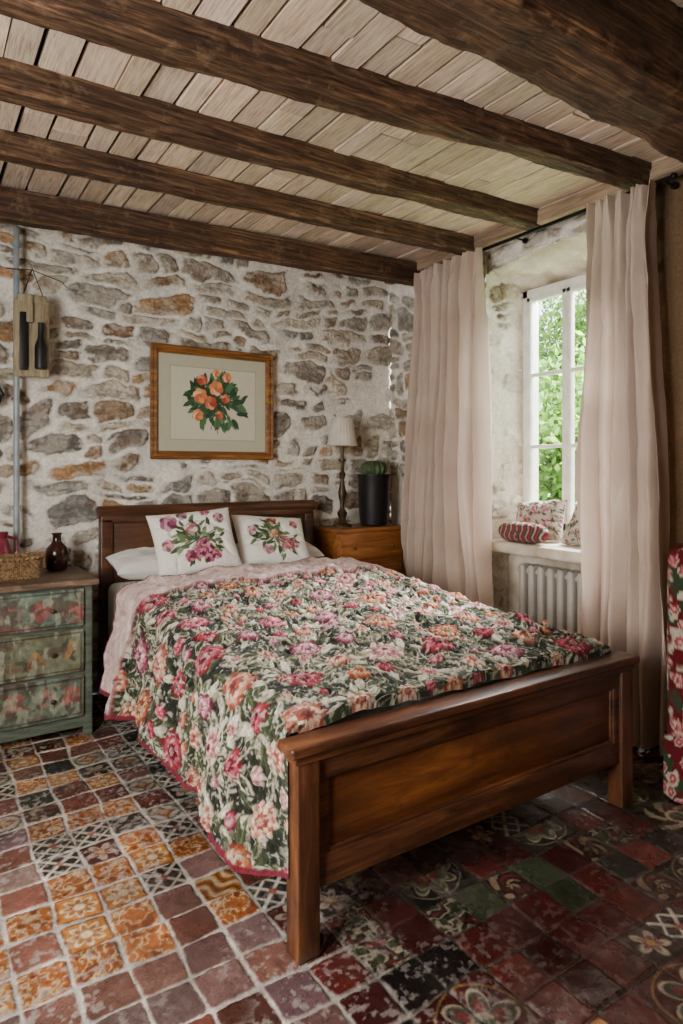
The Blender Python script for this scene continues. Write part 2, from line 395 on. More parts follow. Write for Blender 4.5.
def hewn(name,pts,wy,wz,mat,seed,nl=420,wob=.012):
    pts=np.array(pts,float); xs=np.linspace(pts[0,0],pts[-1,0],nl)
    yc=np.interp(xs,pts[:,0],pts[:,1]); zb=np.interp(xs,pts[:,0],pts[:,2])+sag(xs); sc=np.interp(xs,pts[:,0],pts[:,3])
    k=12; sec=[]
    for i in range(k): sec.append((-.5+i/k,0))
    for i in range(k): sec.append((.5,i/k))
    for i in range(k): sec.append((.5-i/k,1))
    for i in range(k): sec.append((-.5,1-i/k))
    sec=np.array(sec)
    sx=np.abs(sec[:,0]*2)**8; sz=np.abs(sec[:,1]*2-1)**8; edge=sx*sz; rd=1-.07*edge
    sec2=np.stack([sec[:,0]*rd,((sec[:,1]-.5)*rd+.5)],-1)
    ang=np.arange(len(sec))*.75
    A,XX=np.meshgrid(ang,xs)
    crack=(1-np.abs(2*vnoise(XX*1.6+seed,A*1.3,seed+9)-1))**18
    d=(fbm(XX*3+seed,A*.35,4,seed)-.5)*wob*1.6+(vnoise(XX*.8,A*.0+seed,seed)-.5)*wob*1.0+(fbm(XX*20+seed,A*.9,3,seed+4)-.5)*.007-.006*crack
    cyc=sec2[None,:,0]*(wy*sc)[:,None]*(1)+yc[:,None]; cz=sec2[None,:,1]*(wz*sc)[:,None]+zb[:,None]
    Yv=cyc+d*np.sign(sec2[None,:,0])*np.abs(sec2[None,:,0]*2); Zv=cz-d*(1-sec2[None,:,1])
    P=np.stack([XX,Yv,Zv],-1)
    tone=.75+.55*fbm(XX*2.2+seed,A*.5,4,seed+20); ew=(edge[None,:]>.1)*sst((fbm(XX*7,A*.4,3,seed+21)-.42)*6)
    C=np.stack([tone]*3,-1)*(1-.65*crack[...,None]); C=C*(1+1.2*ew[...,None])
    P=np.concatenate([P,P[:,:1]],1); C=np.concatenate([C,C[:,:1]],1)
    P=np.concatenate([P[:1]*1,P,P[-1:]],0); C=np.concatenate([C[:1],C,C[-1:]],0)
    P[0,:,1]=yc[0]; P[0,:,2]=zb[0]+wz/2; P[-1,:,1]=yc[-1]; P[-1,:,2]=zb[-1]+wz/2
    return grid(name,P,C*.6,mat)
beamm=mat_wood('old_oak_beam','28180d','a37a56',.6,0,3.2,24,1.0,'63442d',True,.35,(.6,1.25),'b08c68',dist=.3)
EX=XW-.035
def beam(pts,wy,wz,seed,label,wob=.010):
    o=hewn('ceiling_beam',pts,wy,wz,beamm,seed,wob=wob); solo(o,label,'beam','ceiling beams'); return o
beam([(XL+.02,3.945,2.89,1),(EX,3.945,2.885,1)],.11,.17,1,'dark hewn oak beam along the stone wall')
beam([(XL+.02,3.31,2.96,1),(EX,3.33,2.955,.95)],.105,.125,2,'dark squared oak ceiling beam')
beam([(XL+.02,2.74,2.965,1),(EX,2.785,2.97,1)],.11,.12,3,'dark squared oak ceiling beam')
beam([(XL+.02,2.27,2.96,1),(1,2.18,2.96,1.05),(2.2,2.10,2.96,1),(EX,2.035,2.96,.95)],.125,.13,4,'dark oak beam with worn, wavy edges',.016)
beam([(XL+.02,1.31,2.80,1),(1,1.34,2.80,1),(2.2,1.38,2.80,1.0),(EX,1.42,2.80,.95)],.28,.33,5,'massive rough old oak main beam',.028)
s=MB(); s.box((XW-.12,YR+.02,ZC-.12),(XW-.03,YW-.06,ZC-.03),.01)
struct(s.done('trim_2',mat_wood('wall_plate_wood','7a624b','b89c7c',.7,1,4,12,.6)))

# =============== FLOOR TILES
T=.142; FX0,FY0=-.6,.5
fw,fh=XW+.22-FX0,YW+.02-FY0
cv=Canvas(fw,fh,.0045,'5a322b')
XX=cv.X+FX0; YY=cv.Y+FY0
wobx=XX+.030*(fbm(XX*3,YY*3,2,1)-.5)+.010*(fbm(XX*9,YY*9,3,31)-.5); woby=YY+.030*(fbm(XX*3,YY*3,2,2)-.5)+.010*(fbm(XX*9,YY*9,3,32)-.5)
r=np.random.RandomState(21)
red=['63392f','704236','573229','784a3d','634238','6b3a2f']; 
def tile_pattern(k,u,v,rr,th,i,j,r):
    z=np.zeros(u.shape+(3,))
    def C(h): return hx(h)*r.uniform(.85,1.15)
    def st(base,*layers):
        c=z+C(base)
        for m,col in layers: c=L3(c,hx(col),np.clip(m,0,1)*.88)
        return c
    S=lambda d,g=10: np.clip(d*g+.5,0,1)
    ph=r.uniform(0,6.28)
    if k=='plain': return st(red[r.randint(6)])
    if k=='redplain': return st(['441a17','52201b','3a1716','5a2820'][r.randint(4)])
    if k=='mauve': return st(['74575a','7b5f5a','6e504a','84685e','66504c','7a5246'][r.randint(6)])
    if k=='green': return st(['272c23','333827','24261f'][r.randint(3)])
    if k=='black': return st('1e1b19')
    if k=='ochre':
        a=np.abs(np.sin(rr*5+np.cos(th*4+ph)*1.2)); return st('a8642a',(S(a-.72,5),'cfa676'),(S(.22-rr),'6b3a1f'),(S(np.abs(np.sin(th*4))*.9-rr*1.0+.15)*S(rr-.3),'7d4a24'))
    if k=='ochre2':
        a=np.sin((u+v)*6+2*np.sin((u-v)*3+ph)); return st('a86428',(S(a-.4,4),'d0b48a'),(S(-a-.75,4),'6a3c1e'))
    if k=='ochre3':
        a=fbm(u*3+ph*5,v*3,2,3)-.5; return st('a05a28',(S(.05-np.abs(a),16),'cfb488'),(S(a-.2,8),'6c371f'))
    if k=='ochre4':
        return st('b07030',(S(.85*(.5+.5*np.abs(np.cos(4*th)))-rr,9),'d8c094'),(S(.65*(.5+.5*np.abs(np.cos(4*th)))-rr,9),'8a4a20'),(S(.25-rr,9),'d8c094'),(S(.12-np.abs(np.maximum(np.abs(u),np.abs(v))-.98),9),'6a3418'))
    if k=='bwx':
        return st('2b2623',(S(.13-np.abs(np.abs(u)-np.abs(v))),'c9bda8'),(S(.28-np.abs(u)-np.abs(v)),'8a4034'),(S(.09-np.abs(np.abs(u)+np.abs(v)-1.0)),'c9bda8'))
    if k=='lace':
        a=np.sin(u*6+ph)*np.sin(v*6-ph)+.5*np.sin(rr*9); return st('3f3530',(S(a-.25,5),'a59885'),(S(-a-.9,5),'73392e'))
    if k=='star':
        a=np.sqrt(np.abs(u))+np.sqrt(np.abs(v)); return st('a89a84',(S(1.12-a,8),'6c3029'),(S(.75-a,8),'b8904f'),(S(.1-np.abs(rr-.9),10),'3c4434'))
    if k=='rose':
        return st(['2c2a23','4f2421','332720'][r.randint(3)],(S(.85*np.abs(np.cos(2.5*th+ph))**.7-rr,8),'a99c84'),(S(.55*np.abs(np.cos(2.5*th+ph))-rr,8),'7c3838'),(S(.18-rr),'b98d46'))
    if k=='redflower':
        return st('4c1e1b',(S(.9*np.abs(np.cos(1.5*th+ph))**.6-rr,8),'a89b84'),(S(.62*np.abs(np.cos(1.5*th+ph))-rr,8),'3b422a'),(S(.2-rr),'8f3d31'))
    if k=='leafy':
        a=fbm(u*2.2+ph*7,v*2.2+ph,2,5)-.5; return st('201f18',(S(.050-np.abs(a),14),'978b73'),(S(a-.12,10),'343d26'),(S(-a-.17,10),'622523'))
    if k in('arcs','arcs2','arcs3'):
        sx=1 if i%2==0 else -1; sy=1 if j%2==0 else -1
        rc=np.hypot(u-sx,v-sy)*(1+.08*(fbm(u+i*3,v+j*3,2,4)-.5)); tc=np.arctan2(v-sy,u-sx)
        if k=='arcs':
            return st('211e18',(S(.04-np.abs(rc-1.85),12),'7d735e'),(S(1.68*(.66+.34*np.abs(np.cos(4*tc)))-rc,11),'a0957c'),(S(1.54*(.64+.36*np.abs(np.cos(4*tc)))-rc,11),'343f26'),(S(.05-np.abs(rc-1.10-.12*np.cos(8*tc)),12),'968b72'),(S(.85*(.7+.3*np.abs(np.cos(5*tc)))-rc,11),'682b29'),(S(.62*(.7+.3*np.abs(np.cos(5*tc+.8)))-rc,11),'8c4840'),(S(.28-rc,11),'a88348'))
        if k=='arcs2':
            return st('401817',(S(.04-np.abs(rc-1.88),12),'80663c'),(S(1.70*(.45+.55*np.abs(np.cos(3*tc)))-rc,11),'a0947c'),(S(1.55*(.42+.56*np.abs(np.cos(3*tc)))-rc,11),'27241f'),(S(1.15*np.abs(np.cos(3*tc))-rc,11),'702c2a'),(S(.5-rc,10),'a0947c'),(S(.38-rc,10),'424a2c'))
        return st('251c15',(S(np.sin(tc*6+rc*4)-.3,5)*S(1.8-rc,8),'877c64'),(S(1.0*(.75+.25*np.cos(6*tc))-rc,11),'54201f'),(S(.7-rc,11),'958b72'),(S(.5-rc,11),'303824'))
    if k=='scroll':
        a=np.sin(rr*6+th*2+ph)*np.cos(th*2+u*3); return st('2a1d18',(S(a-.38,5),'846d53'),(S(-a-.7,5),'5c2422'))
    return st('5b302a')
ni=int(fw/T)+2; nj=int(fh/T)+2
cell={}
for j in range(nj):
    for i in range(ni):
        x=FX0+(i+.5)*T; y=FY0+(j+.5)*T
        p=r.rand()
        if x<1.0 and y>1.3:
            if y<1.96: k='mauve' if p<.66 else 'plain' if p<.88 else 'ochre3'
            elif y<2.5: k=['ochre','ochre2','ochre3','ochre4','ochre4','mauve','ochre3','rose','plain','bwx'][int(p*10)]
            elif y<2.9: k=['bwx','star','plain','rose','lace','bwx','ochre4','plain','mauve','redflower','ochre3'][int(p*11)]
            else: k=['plain','green','rose','bwx','scroll','ochre3','plain','redflower','leafy','plain','lace','redplain','star','plain','ochre4'][int(p*15)]
        elif y<1.75 or x>2.6:
            bi,bj=(i+0)//2,(j+0)//2
            h=cell.setdefault((bi,bj),r.rand())
            if h<.20: k='arcs'
            elif h<.32: k='arcs2'
            elif h<.42: k='arcs3'
            else: k=['redplain','redplain','redplain','green','scroll','rose','scroll','redplain','black','green','leafy','leafy','bwx','redplain','ochre4' if r.rand()<.6 else 'redplain'][int(p*15)]
        else: k=['plain','green','rose','bwx','scroll','plain'][int(p*6)]
        sl=cv.sl((i+.5)*T,(j+.5)*T,T*.72)
        if sl is None: continue
        u=(wobx[sl]-x)/(T/2); v=(woby[sl]-y)/(T/2)
        inside=(np.abs(u)<=1)&(np.abs(v)<=1)
        if not inside.any(): continue
        jx,jy=r.uniform(-.04,.04,2); rot=r.uniform(-.05,.05)
        if k[:4]=='arcs': jx=jy=rot=0
        u2=(u-jx)*1.03+rot*v; v2=(v-jy)*1.03-rot*u
        c=tile_pattern(k,u2,v2,np.hypot(u2,v2),np.arctan2(v2,u2),i,j,r)
        c=c*r.uniform(.7,1.25)
        gw=.03 if x<1.1 else .012
        gw+=r.uniform(0,.035)*(1 if x<1.1 else .5)
        p8=((np.abs(u2))**14+(np.abs(v2))**14)**(1/14)
        chip=.12*(fbm(XX[sl]*50,YY[sl]*50,3,71)-.5)
        a=np.clip((1-gw-p8+chip)*(T/2)/.0045+.6,0,1)
        gt=np.clip((1.25-XX[sl])*2.2,0,1); gr=L3(hx('3d352e')+0*XX[sl][...,None],hx('c9bfb1'),gt)*(.6+.7*fbm(XX[sl]*20,YY[sl]*20,3,5))[...,None]
        c=L3(gr,c,a)
        cv.C[sl]=np.where(inside[...,None],c,cv.C[sl])
        cv.H[sl]=np.where(inside,a*(.0035+r.uniform(-.0013,.0013)+.002*(u*r.uniform(-1,1)+v*r.uniform(-1,1))),cv.H[sl])
d=fbm(XX*8,YY*8,5,9)
cv.C=L3(cv.C,hx('4a3c38'),sst((fbm(XX*5,YY*5,5,15)-.45)*4)*.30)
cv.C*= (.45+.95*d)[...,None]*(.65+.65*fbm(XX*40,YY*40,3,16))[...,None]
wear=sst((fbm(XX*60,YY*60,3,12)-.55)*8)*.50*np.clip((1.7-XX)*1.2,.14,1)*sst((fbm(XX*3,YY*3,3,14)-.30)*5)
cv.C=L3(cv.C,hx('aca29a'),wear)
cv.H+=.003*(d-.5)*2
P=np.stack([XX,YY,cv.H-.0045],-1)
fm=mat_attr('cement_tiles',.36,70,.35,120,.25,spec=.7,dist=.003,rvar=(.14,.40))
floor=struct(grid('floor',P,cv.C,fm))
s=MB(); s.box((XL-.3,YR-.2,-.1),(XW+.3,YW+.1,-.014),0)
o=s.done('floor_slab',mat_basic('terracotta_slab','5f352d',.5,0,'4b2923',6,.2,30),False); o.parent=floor

# =============== BED
bedm=mat_wood('varnished_bed_wood','33190d','845330',.36,0,2.6,11,.18,'5c3520',wear='2c180e',patch=(.6,1.2),dist=.5)
bedv=mat_wood('varnished_bed_post','33190d','80502e',.36,2,2.6,11,.18,'58331e',wear='2c180e',patch=(.6,1.2),dist=.5)
headm=mat_wood('dark_headboard_wood','3c2314','71482a',.36,0,1.8,8,.06,'55341f',dist=.5)
panm=mat_wood('amber_panel_wood','512912','a0602c',.30,0,2.2,8,.10,'784420',patch=(.62,1.15),wear='4a2613',dist=.6)
BX0,BX1=.94,2.60
bed=thing('bed',(1.77,2.95,0),'varnished wooden double bed with panelled headboard and footboard','bed')
s=MB(); s.box((BX0-.028,1.632,.607),(BX1+.028,1.732,.641),.010,3); s.box((BX0-.010,1.645,.582),(BX1+.010,1.722,.609),.007)
adopt(s.done('footboard_cap',bedm),bed)
fb=MB()
fb.box((BX0+.07,1.665,.515),(BX1-.07,1.710,.584),.004); fb.box((BX0+.07,1.665,.19),(BX1-.07,1.710,.285),.004)
fb.box((BX0+.07,1.667,.19),(BX0+.115,1.708,.58),.003); fb.box((BX1-.115,1.667,.19),(BX1-.07,1.708,.58),.003)
for lo,hi in [((BX0+.11,1.672,.505),(BX1-.11,1.705,.522)),((BX0+.11,1.672,.279),(BX1-.11,1.705,.296)),((BX0+.108,1.672,.279),(BX0+.126,1.705,.522)),((BX1-.126,1.672,.279),(BX1-.108,1.705,.522))]: fb.box(lo,hi,.007,3)
adopt(fb.done('footboard',bedm),bed)
s=MB(); s.box((BX0+.12,1.682,.288),(BX1-.12,1.698,.513),.003); adopt(s.done('footboard_panel',panm),bed,'amber varnished recessed panel')
for x in (BX0,BX1-.078):
    s=MB(); s.box((x,1.650,0),(x+.078,1.722,.585),.006,3); adopt(s.done('leg',bedv),bed)
HX0,HX1=.99,2.535
s=MB(); s.cyl((HX0-.01,4.235,1.172),(HX1+.01,4.235,1.172),.040,.040,32); s.box((HX0,4.205,1.10),(HX1,4.275,1.16),.012,3)
adopt(s.done('headboard_cap',headm),bed)
s=MB(); s.box((HX0+.07,4.225,.35),(HX1-.07,4.262,1.11),.003)
adopt(s.done('headboard',headm),bed)
for x in (HX0,HX1-.075):
    s=MB(); s.box((x,4.205,0),(x+.075,4.28,1.13),.008,3); adopt(s.done('leg',headm),bed)
for x in (.985,2.5):
    s=MB(); s.box((x,1.72,.22),(x+.03,4.21,.40),.004); adopt(s.done('side_rail',mat_wood('rail_wood','2c150b','784a2a',.33,1,2.2,12,.12)),bed)
linen=mat_basic('white_linen','e6e1d7',.85,0,'d0cabe',9,.3,120,.3,.2)
s=MB(); s.box((1.02,1.76,.36),(2.495,4.195,.62),.05,5)
for v in s.bm.verts:
    if v.co.z>.45: v.co.z+=(v.co.y-1.76)/2.44*.15-.03
adopt(s.done('mattress',linen),bed,'white sheeted mattress')

# quilt
QL,QT,QR_=.50,1.60,.34; QY0,QY1=1.70,3.60
W=QL+QT+QR_; H=QY1-QY0; BAND=.36
cv=Canvas(W,H,.0035,'23251a'); r=np.random.RandomState(5)
X,Y=cv.X,cv.Y
blot=fbm(X*13,Y*13,4,2); cv.C=L3(cv.C,hx('a89e86'),sst((blot-.60)*9)*.7); cv.C=L3(cv.C,hx('3c4128'),sst((fbm(X*9,Y*9,3,12)-.50)*9)*.8)
cv.H+=.006*fbm(X*24,Y*24,2,5)
for k in range(900):
    x,y=r.uniform(0,W),r.uniform(0,H); an=r.uniform(0,math.pi*2); L=r.uniform(.06,.12)
    col=['c8bea6','4e5537','343b24','262c19','2e3620','1f2418','d0c6b0','3a4228','2b321e','22291a'][r.randint(10)]
    dk=col[0] not in 'cd'
    cv.leaf(x,y,L,L*r.uniform(.28,.40),an,col,'8e8a6e' if dk else '3a3c28',.009,edge=('bdb397' if dk and r.rand()<.6 else None))
for k in range(120):
    x,y=r.uniform(0,W),r.uniform(0,H); an=r.uniform(0,6.28); pts=[(x,y)]
    for q in range(7): an+=r.uniform(-.5,.5); x+=.024*math.cos(an); y+=.024*math.sin(an); pts.append((x,y))
    cv.line(pts,.006,['c8bea6','bdb397','5f6240'][r.randint(3)],.007)
pal=[['661a2a','98384c','bc6872','7c2238','ac5a64','cc948a'],['6c1a20','902a38','aa4c58','54141e','a45c60'],['bea488','985a4a','c8aa8c','863a34','b8866a'],
     ['7e3a24','a2603c','c0926a','7c3829','a6744a'],['5a2230','883c4e','ae6c7c','caaca6','7e3246','b47a86'],['c8b29e','b07672','8e5056','c89e90','6a2632'],['8a422e','b27258','caac8e','944a3c','6a2a2a']]
fl=[]
for (lo,hi,nmax) in ((.072,.096,32),(.046,.066,95),(.026,.040,110)):
    tries=0; cnt=0
    while cnt<nmax and tries<6000:
        tries+=1; x,y=r.uniform(0,W),r.uniform(0,H-BAND); rad=r.uniform(lo,hi)
        if all(math.hypot(x-a,y-b)>(rad+c)*1.25 for a,b,c in fl):
            fl.append((x,y,rad)); cnt+=1
            if rad>.045:
                for q in range(6):
                    an=r.uniform(0,6.28); L=r.uniform(.05,.09); cv.leaf(x+(rad+L*.35)*math.cos(an),y+(rad+L*.35)*math.sin(an),L,L*.38,an,['c8bea6','3c4429','262c1b','2f3722'][r.randint(4)],'6a6c4c',.010,edge='b8ae92' if r.rand()<.5 else None)
            cv.flower(x,y,rad,r.randint(6,12),pal[r.randint(7)],r.uniform(0,6),.022,.26,rag=.12)
tf=fbm(X*48,Y*48,2,90)
fz=fbm(X*75,Y*75,2,8); cv.C*=(.42+.80*fz)[...,None]*(.62+.75*tf)[...,None]
cv.C=L3(cv.C,hx('d2cab9'),sst((fbm(X*80,Y*80,2,19)-.61)*8)*.42)
cv.H+=.007*(tf-.5)+.005*(fz-.5)
bw=H-BAND; m=sst((Y-bw)/.004); pk=hx('d4b5aa')*(.70+.45*fbm(X*40,Y*40,4,3))[...,None]
dots=sst((fbm(X*26,Y*26,2,31)-.58)*10)*.5; pk=L3(pk,hx('e6d9cf'),dots); pk=L3(pk,hx('9a6870'),sst((fbm(X*22+9,Y*22,2,35)-.62)*10)*.5)
cv.C=L3(cv.C,pk,m); cv.H=cv.H*(1-m)+m*(.012+.012*fbm(X*30,Y*30,3,4))
cv.H+=.010*np.exp(-((Y-bw)/.012)**2)
trim=np.maximum(sst((.020-X)/.004),sst((.012-(H-Y))/.004)); cv.C=L3(cv.C,hx('6b1f2d'),trim)
cv.C=L3(cv.C,hx('7d3a42'),np.exp(-((Y-bw)/.008)**2)*.5)
s_=X; yy=QY0+Y
zt=.686+.115*sst((yy-1.8)/1.9)*1.0
rad=.06; arc=rad*math.pi/2
XA,XB=.955,2.575
dl=QL-s_; dr=s_-(QL+QT)
def side(dd):
    a=np.clip(dd/arc,0,1)*math.pi/2
    return rad*np.sin(a),rad*(1-np.cos(a)),np.clip(dd-arc,0,None)
oL,pL,rL=side(dl); oR,pR,rR=side(dr)
kl=rL/.4
hang=np.interp(yy,[1.70,1.85,2.2,3.1,3.62],[.93,1.03,1.0,1.14,1.2])+.05*np.sin(yy*8)
ff=.35+.65*sst((yy-1.74)/.30)
fold=np.sin(yy*10+1.2*np.sin(yy*4))*.030+np.sin(yy*23+2)*.010+.04*(fbm(yy*3,X*2,2,9)-.5)
px=XA+rad+np.clip(s_-QL,0,QT)*( (XB-XA-2*rad)/QT)
qx=px-oL-kl*(.080+fold)*ff+oR+rR/.3*.05
qz=zt-pL-rL*hang-pR-rR
onx=np.clip((s_-QL)/QT,0,1)
topm=sst(np.minimum(onx,1-onx)*12)*(.30+.70*sst((yy-1.75)/.25))
puff=.040*(fbm(X*2.6,Y*2.6,2,44)-.5)*2+.034*(fbm(X*6+3,Y*5,2,46)-.5)*2
wrk=.018*(1-np.abs(2*vnoise(X*2.4+Y*4,Y*2-X*1.5,61)-1))**3+.012*(1-np.abs(2*vnoise(X*5-Y*3,Y*4,63)-1))**3
qz=qz+topm*(puff*.8+wrk+.014*np.sin(onx*math.pi))
foot=np.clip((1.775-yy)/.075,0,1)
tuck=np.clip(1-dl/.10,0,1)*np.clip(1-dr/.1,0,1)
qz=qz-(1-np.sqrt(np.clip(1-foot**2,0,1)))*.05*tuck
nl=np.clip(dl/arc,0,1); nr=np.clip(dr/arc,0,1)
h=cv.H*1.45*(.35+.65*sst((yy-1.74)/.1))+.012*(fbm(X*9,Y*9,2,50)-.5)
qx=qx-(h+(puff*.5+wrk)*ff)*nl+h*nr; qz=qz+h*(1-np.maximum(nl,nr))
qy=yy+kl*.015*np.sin(yy*7)*ff
lim=1.738-.050*sst((dl-.06)/.12)
qy=np.where(qy<lim,lim+(qy-lim)*.10,qy)
# the edge of the drape curls back against the post
wrap=sst((1.775-qy)/.07)*sst(dl/.10)
qx=qx*(1-wrap)+.934*wrap
wrap2=sst((1.775-qy)/.07)*(dl>0)*(dl<=.10); qx=np.where(wrap2>0,np.minimum(qx,.99),qx)
qm=mat_attr('quilt_fabric',.95,140,.9,140,.20,spec=.1,sheen=.08,dist=.008)
o=grid('quilt',np.stack([qx,qy,qz],-1),cv.C,qm)
solo(o,'thick floral quilt in crimson, pink, rust, cream and olive','quilt')

# cushions
clothm=mat_attr('printed_cotton',.9,200,.25,100,.06,spec=.15)
def cushion_mesh(name,cv,th,M,pinch=.07,seed=1,wrm=1):
    w,h=cv.w,cv.h; u=cv.X/w*2-1; v=cv.Y/h*2-1
    x=u*w/2*(1-pinch*(1-v**2)*u**2); y=v*h/2*(1-pinch*(1-u**2)*v**2)
    env=np.clip((1-u**4)*(1-v**4),0,1)
    t=th/2*env**.55*(1+.25*(fbm(u*2.5+seed,v*2.5,3,seed)-.5))
    wr=(.016*(fbm(u*6+seed,v*6,3,seed+3)-.5)-.018*(1-np.abs(2*vnoise(u*2.5+seed,v*2.5+u,seed+5)-1))**4)*env*wrm
    y=y+.012*wrm*(fbm(u*2+seed,v*2,2,seed+7)-.5)
    A=np.stack([x,y,t+wr],-1); B=np.stack([x,y,-t],-1)
    V=np.concatenate([A.reshape(-1,3),B.reshape(-1,3)]); n=cv.nx*cv.ny
    base=cv.C[2,2]; C=np.concatenate([cv.C.reshape(-1,3),np.zeros((n,3))+base])
    F=np.concatenate([gfaces(cv.ny,cv.nx),gfaces(cv.ny,cv.nx,n,True)])
    Mn=np.array(M); V=V@Mn[:3,:3].T+Mn[:3,3]
    return raw_mesh(name,V,F,C,clothm)
def poseM(loc,tilt,yaw=0,roll=0):
    return Matrix.Translation(loc)@Matrix.Rotation(yaw,4,'Z')@Matrix.Rotation(math.radians(90)-tilt,4,'X')@Matrix.Rotation(roll,4,'Z')
def bouquet(cv,seed,blooms,leaves,cx,cy,sc,lc=('3f5a34','5b7444','2f4428','7a8d5a'),fill=1.0,rose=False,ls=1.0):
    r=np.random.RandomState(seed)
    for k in range(leaves):
        a=r.uniform(0,6.28); d=sc*r.uniform(.25,1.0)*fill; L=sc*r.uniform(.25,.45)*ls
        x,y=cx+d*math.cos(a)*.95,cy+d*math.sin(a)*.85
        cv.line([(cx,cy),(x,y)],.0035,lc[0]); cv.leaf(x,y,L,L*.42,a+r.uniform(-.7,.7),lc[r.randint(len(lc))],lc[3])
    for (dx,dy,rad,cols,n) in blooms:
        if rose: cv.rose(cx+dx*sc,cy+dy*sc,rad*sc,cols,r.uniform(0,3))
        else: cv.flower(cx+dx*sc,cy+dy*sc,rad*sc,n,cols,r.uniform(0,3),.003,.28)
pinkb=['6b2f40','9a5465','b97f8a','843c4c','b0707e','58243a']
cv=Canvas(.52,.42,.003,'e4ddd0')
bl=[(-.65,.6,.24,['6a3448','8d5468','b08290'],8),(-.1,.35,.18,['a98a7e','c6b3a4','8f5a5c'],7),(-.8,-.05,.17,['8a4a54','b99090'],6),(.75,.6,.17,['7a4a54','b08888'],6),(-.25,.8,.16,['6a4a54','a08488'],6),(.4,.85,.14,['8c4858','b87884'],6)]
rq=np.random.RandomState(2)
for k in range(16):
    a=rq.uniform(0,6.28); d=rq.uniform(0,.42); bl.append((.12+d*math.cos(a),-.38+d*.8*math.sin(a),rq.uniform(.11,.17),pinkb[rq.randint(3):],7))
bouquet(cv,3,bl,80,.25,.20,.225,('3f5234','5a6e45','2f4026','7a8860'),.85,True,.75)
o=cushion_mesh('cushion',cv,.15,poseM((1.43,3.75,1.0),.50,math.radians(-4),math.radians(4)),seed=3)
solo(o,'cream cushion printed with dusky pink flowers, leaning on pillow','cushion','cushions on the bed')
cv=Canvas(.52,.40,.003,'e4ddd0')
bl=[(.0,.6,.18,['8a4a3c','b48a70','6d3434'],8),(-.3,-.45,.18,['90606a','bc9c98'],7),(-.75,.2,.16,['90606a','bc9c98'],7),(.75,.5,.16,['7f4048','b88080'],7),(.0,.1,.15,['a06a50','c49a7c'],7)]
for k in range(12):
    a=rq.uniform(0,6.28); d=rq.uniform(0,.32); bl.append((.45+d*math.cos(a),-.1+d*.9*math.sin(a),rq.uniform(.10,.15),[['7f4048','a87070'],['c39a90','8f4a50'],['98545c','b88080']][rq.randint(3)],7))
bouquet(cv,8,bl,75,.25,.20,.215,('3a5030','56693f','2c3e25','73825a'),.85,True,.75)
o=cushion_mesh('cushion',cv,.14,poseM((1.99,3.83,.965),.65,math.radians(2),math.radians(-7)),seed=6)
solo(o,'cream cushion printed with pink bloom and green leaves','cushion','cushions on the bed')
def pillow(loc,w,h,th,tilt,seed,yaw=0):
    cv=Canvas(w,h,.01,'e4dfd5'); o=cushion_mesh('pillow',cv,th,poseM(loc,tilt,yaw),.05,seed)
    solo(o,'plain white pillow lying against the headboard','pillow','pillows')
pillow((1.34,4.04,.86),.66,.30,.15,1.35,9)
pillow((2.12,4.05,.86),.66,.28,.15,1.35,12)

# =============== NIGHTSTAND CHEST
nsm=mat_wood('honey_pine','6e3d1b','b87a42',.35,0,2.5,12,.12,'965a2a')
nx0,nx1,ny0,ny1,nz=2.60,3.24,3.99,4.33,1.0
ns=thing('bedside_chest',((nx0+nx1)/2,(ny0+ny1)/2,0),'honey coloured wooden chest of drawers beside the bed','chest of drawers')
s=MB(); s.box((nx0+.01,ny0+.01,.06),(nx1-.01,ny1,nz-.03),.004)
for x in (nx0+.01,nx1-.06):
    for y in (ny0+.01,ny1-.05): s.box((x,y,0),(x+.05,y+.05,.08),.004)
adopt(s.done('body',nsm),ns)
s=MB(); s.box((nx0-.01,ny0-.015,nz-.03),(nx1+.01,ny1+.01,nz),.008,3); adopt(s.done('top',nsm),ns)
brass=mat_basic('aged_brass','7a6238',.4,.9,None,10,0)
for k in range(4):
    zt_=nz-.045-k*.225
    d_=MB(); d_.box((nx0+.035,ny0-.006,zt_-.205),(nx1-.035,ny0+.02,zt_),.005); d_=adopt(d_.done('drawer',nsm),ns)
    for x in (2.74,3.1):
        kb=MB(); kb.cyl((x,ny0-.006,zt_-.1),(x,ny0-.022,zt_-.1),.005); kb.sph((x,ny0-.027,zt_-.1),.013); kb=kb.done('knob',brass)
        kb.data.transform(Matrix.Translation(-ns.location)); kb.parent=d_
lx,ly=2.76,4.16
lamp=thing('table_lamp',(lx,ly,nz),'candlestick table lamp with white tapered shade','lamp')
bronze=mat_basic('dark_bronze','3a2c22',.4,.6,'5c4630',20,.1)
prof=[(.062,0),(.064,.012),(.045,.022),(.03,.03),(.02,.05),(.03,.075),(.034,.095),(.018,.12),(.012,.15),(.022,.19),(.028,.235),(.016,.29),(.011,.32),(.02,.345),(.024,.36),(.012,.38),(.011,.44),(.026,.45),(.026,.46),(.012,.465),(.01,.56),(.0,.565)]
s=MB(); s.lathe([(a*1.15,b*1.12) for a,b in prof],(lx,ly,nz+.001),28); adopt(s.done('lamp_base',bronze),lamp)
sh=mat_basic('parchment_shade','ece5d6',.8,0,'ddd3c0',10,.2,80,trans=.3)
s=MB(); s.lathe([(.112,.62),(.113,.63),(.080,.825),(.078,.83),(.076,.825),(.108,.63)],(lx,ly,nz),48,fr=lambda a,r,z:1+.02*math.cos(a*24)); 
adopt(s.done('lamp_shade',sh),lamp)
px_,py_=3.05,4.15
pot=thing('cactus_pot',(px_,py_,nz),'tall dark glazed pot with round green cactus','potted plant')
s=MB(); s.lathe([(.095,0),(.105,.01),(.115,.1),(.12,.25),(.122,.36),(.128,.38),(.128,.40),(.115,.40),(.108,.385),(.0,.38)],(px_,py_,nz+.001),32)
adopt(s.done('pot',mat_basic('black_glaze','121110',.5,0,'1a1815',8,.1,spec=.3)),pot)
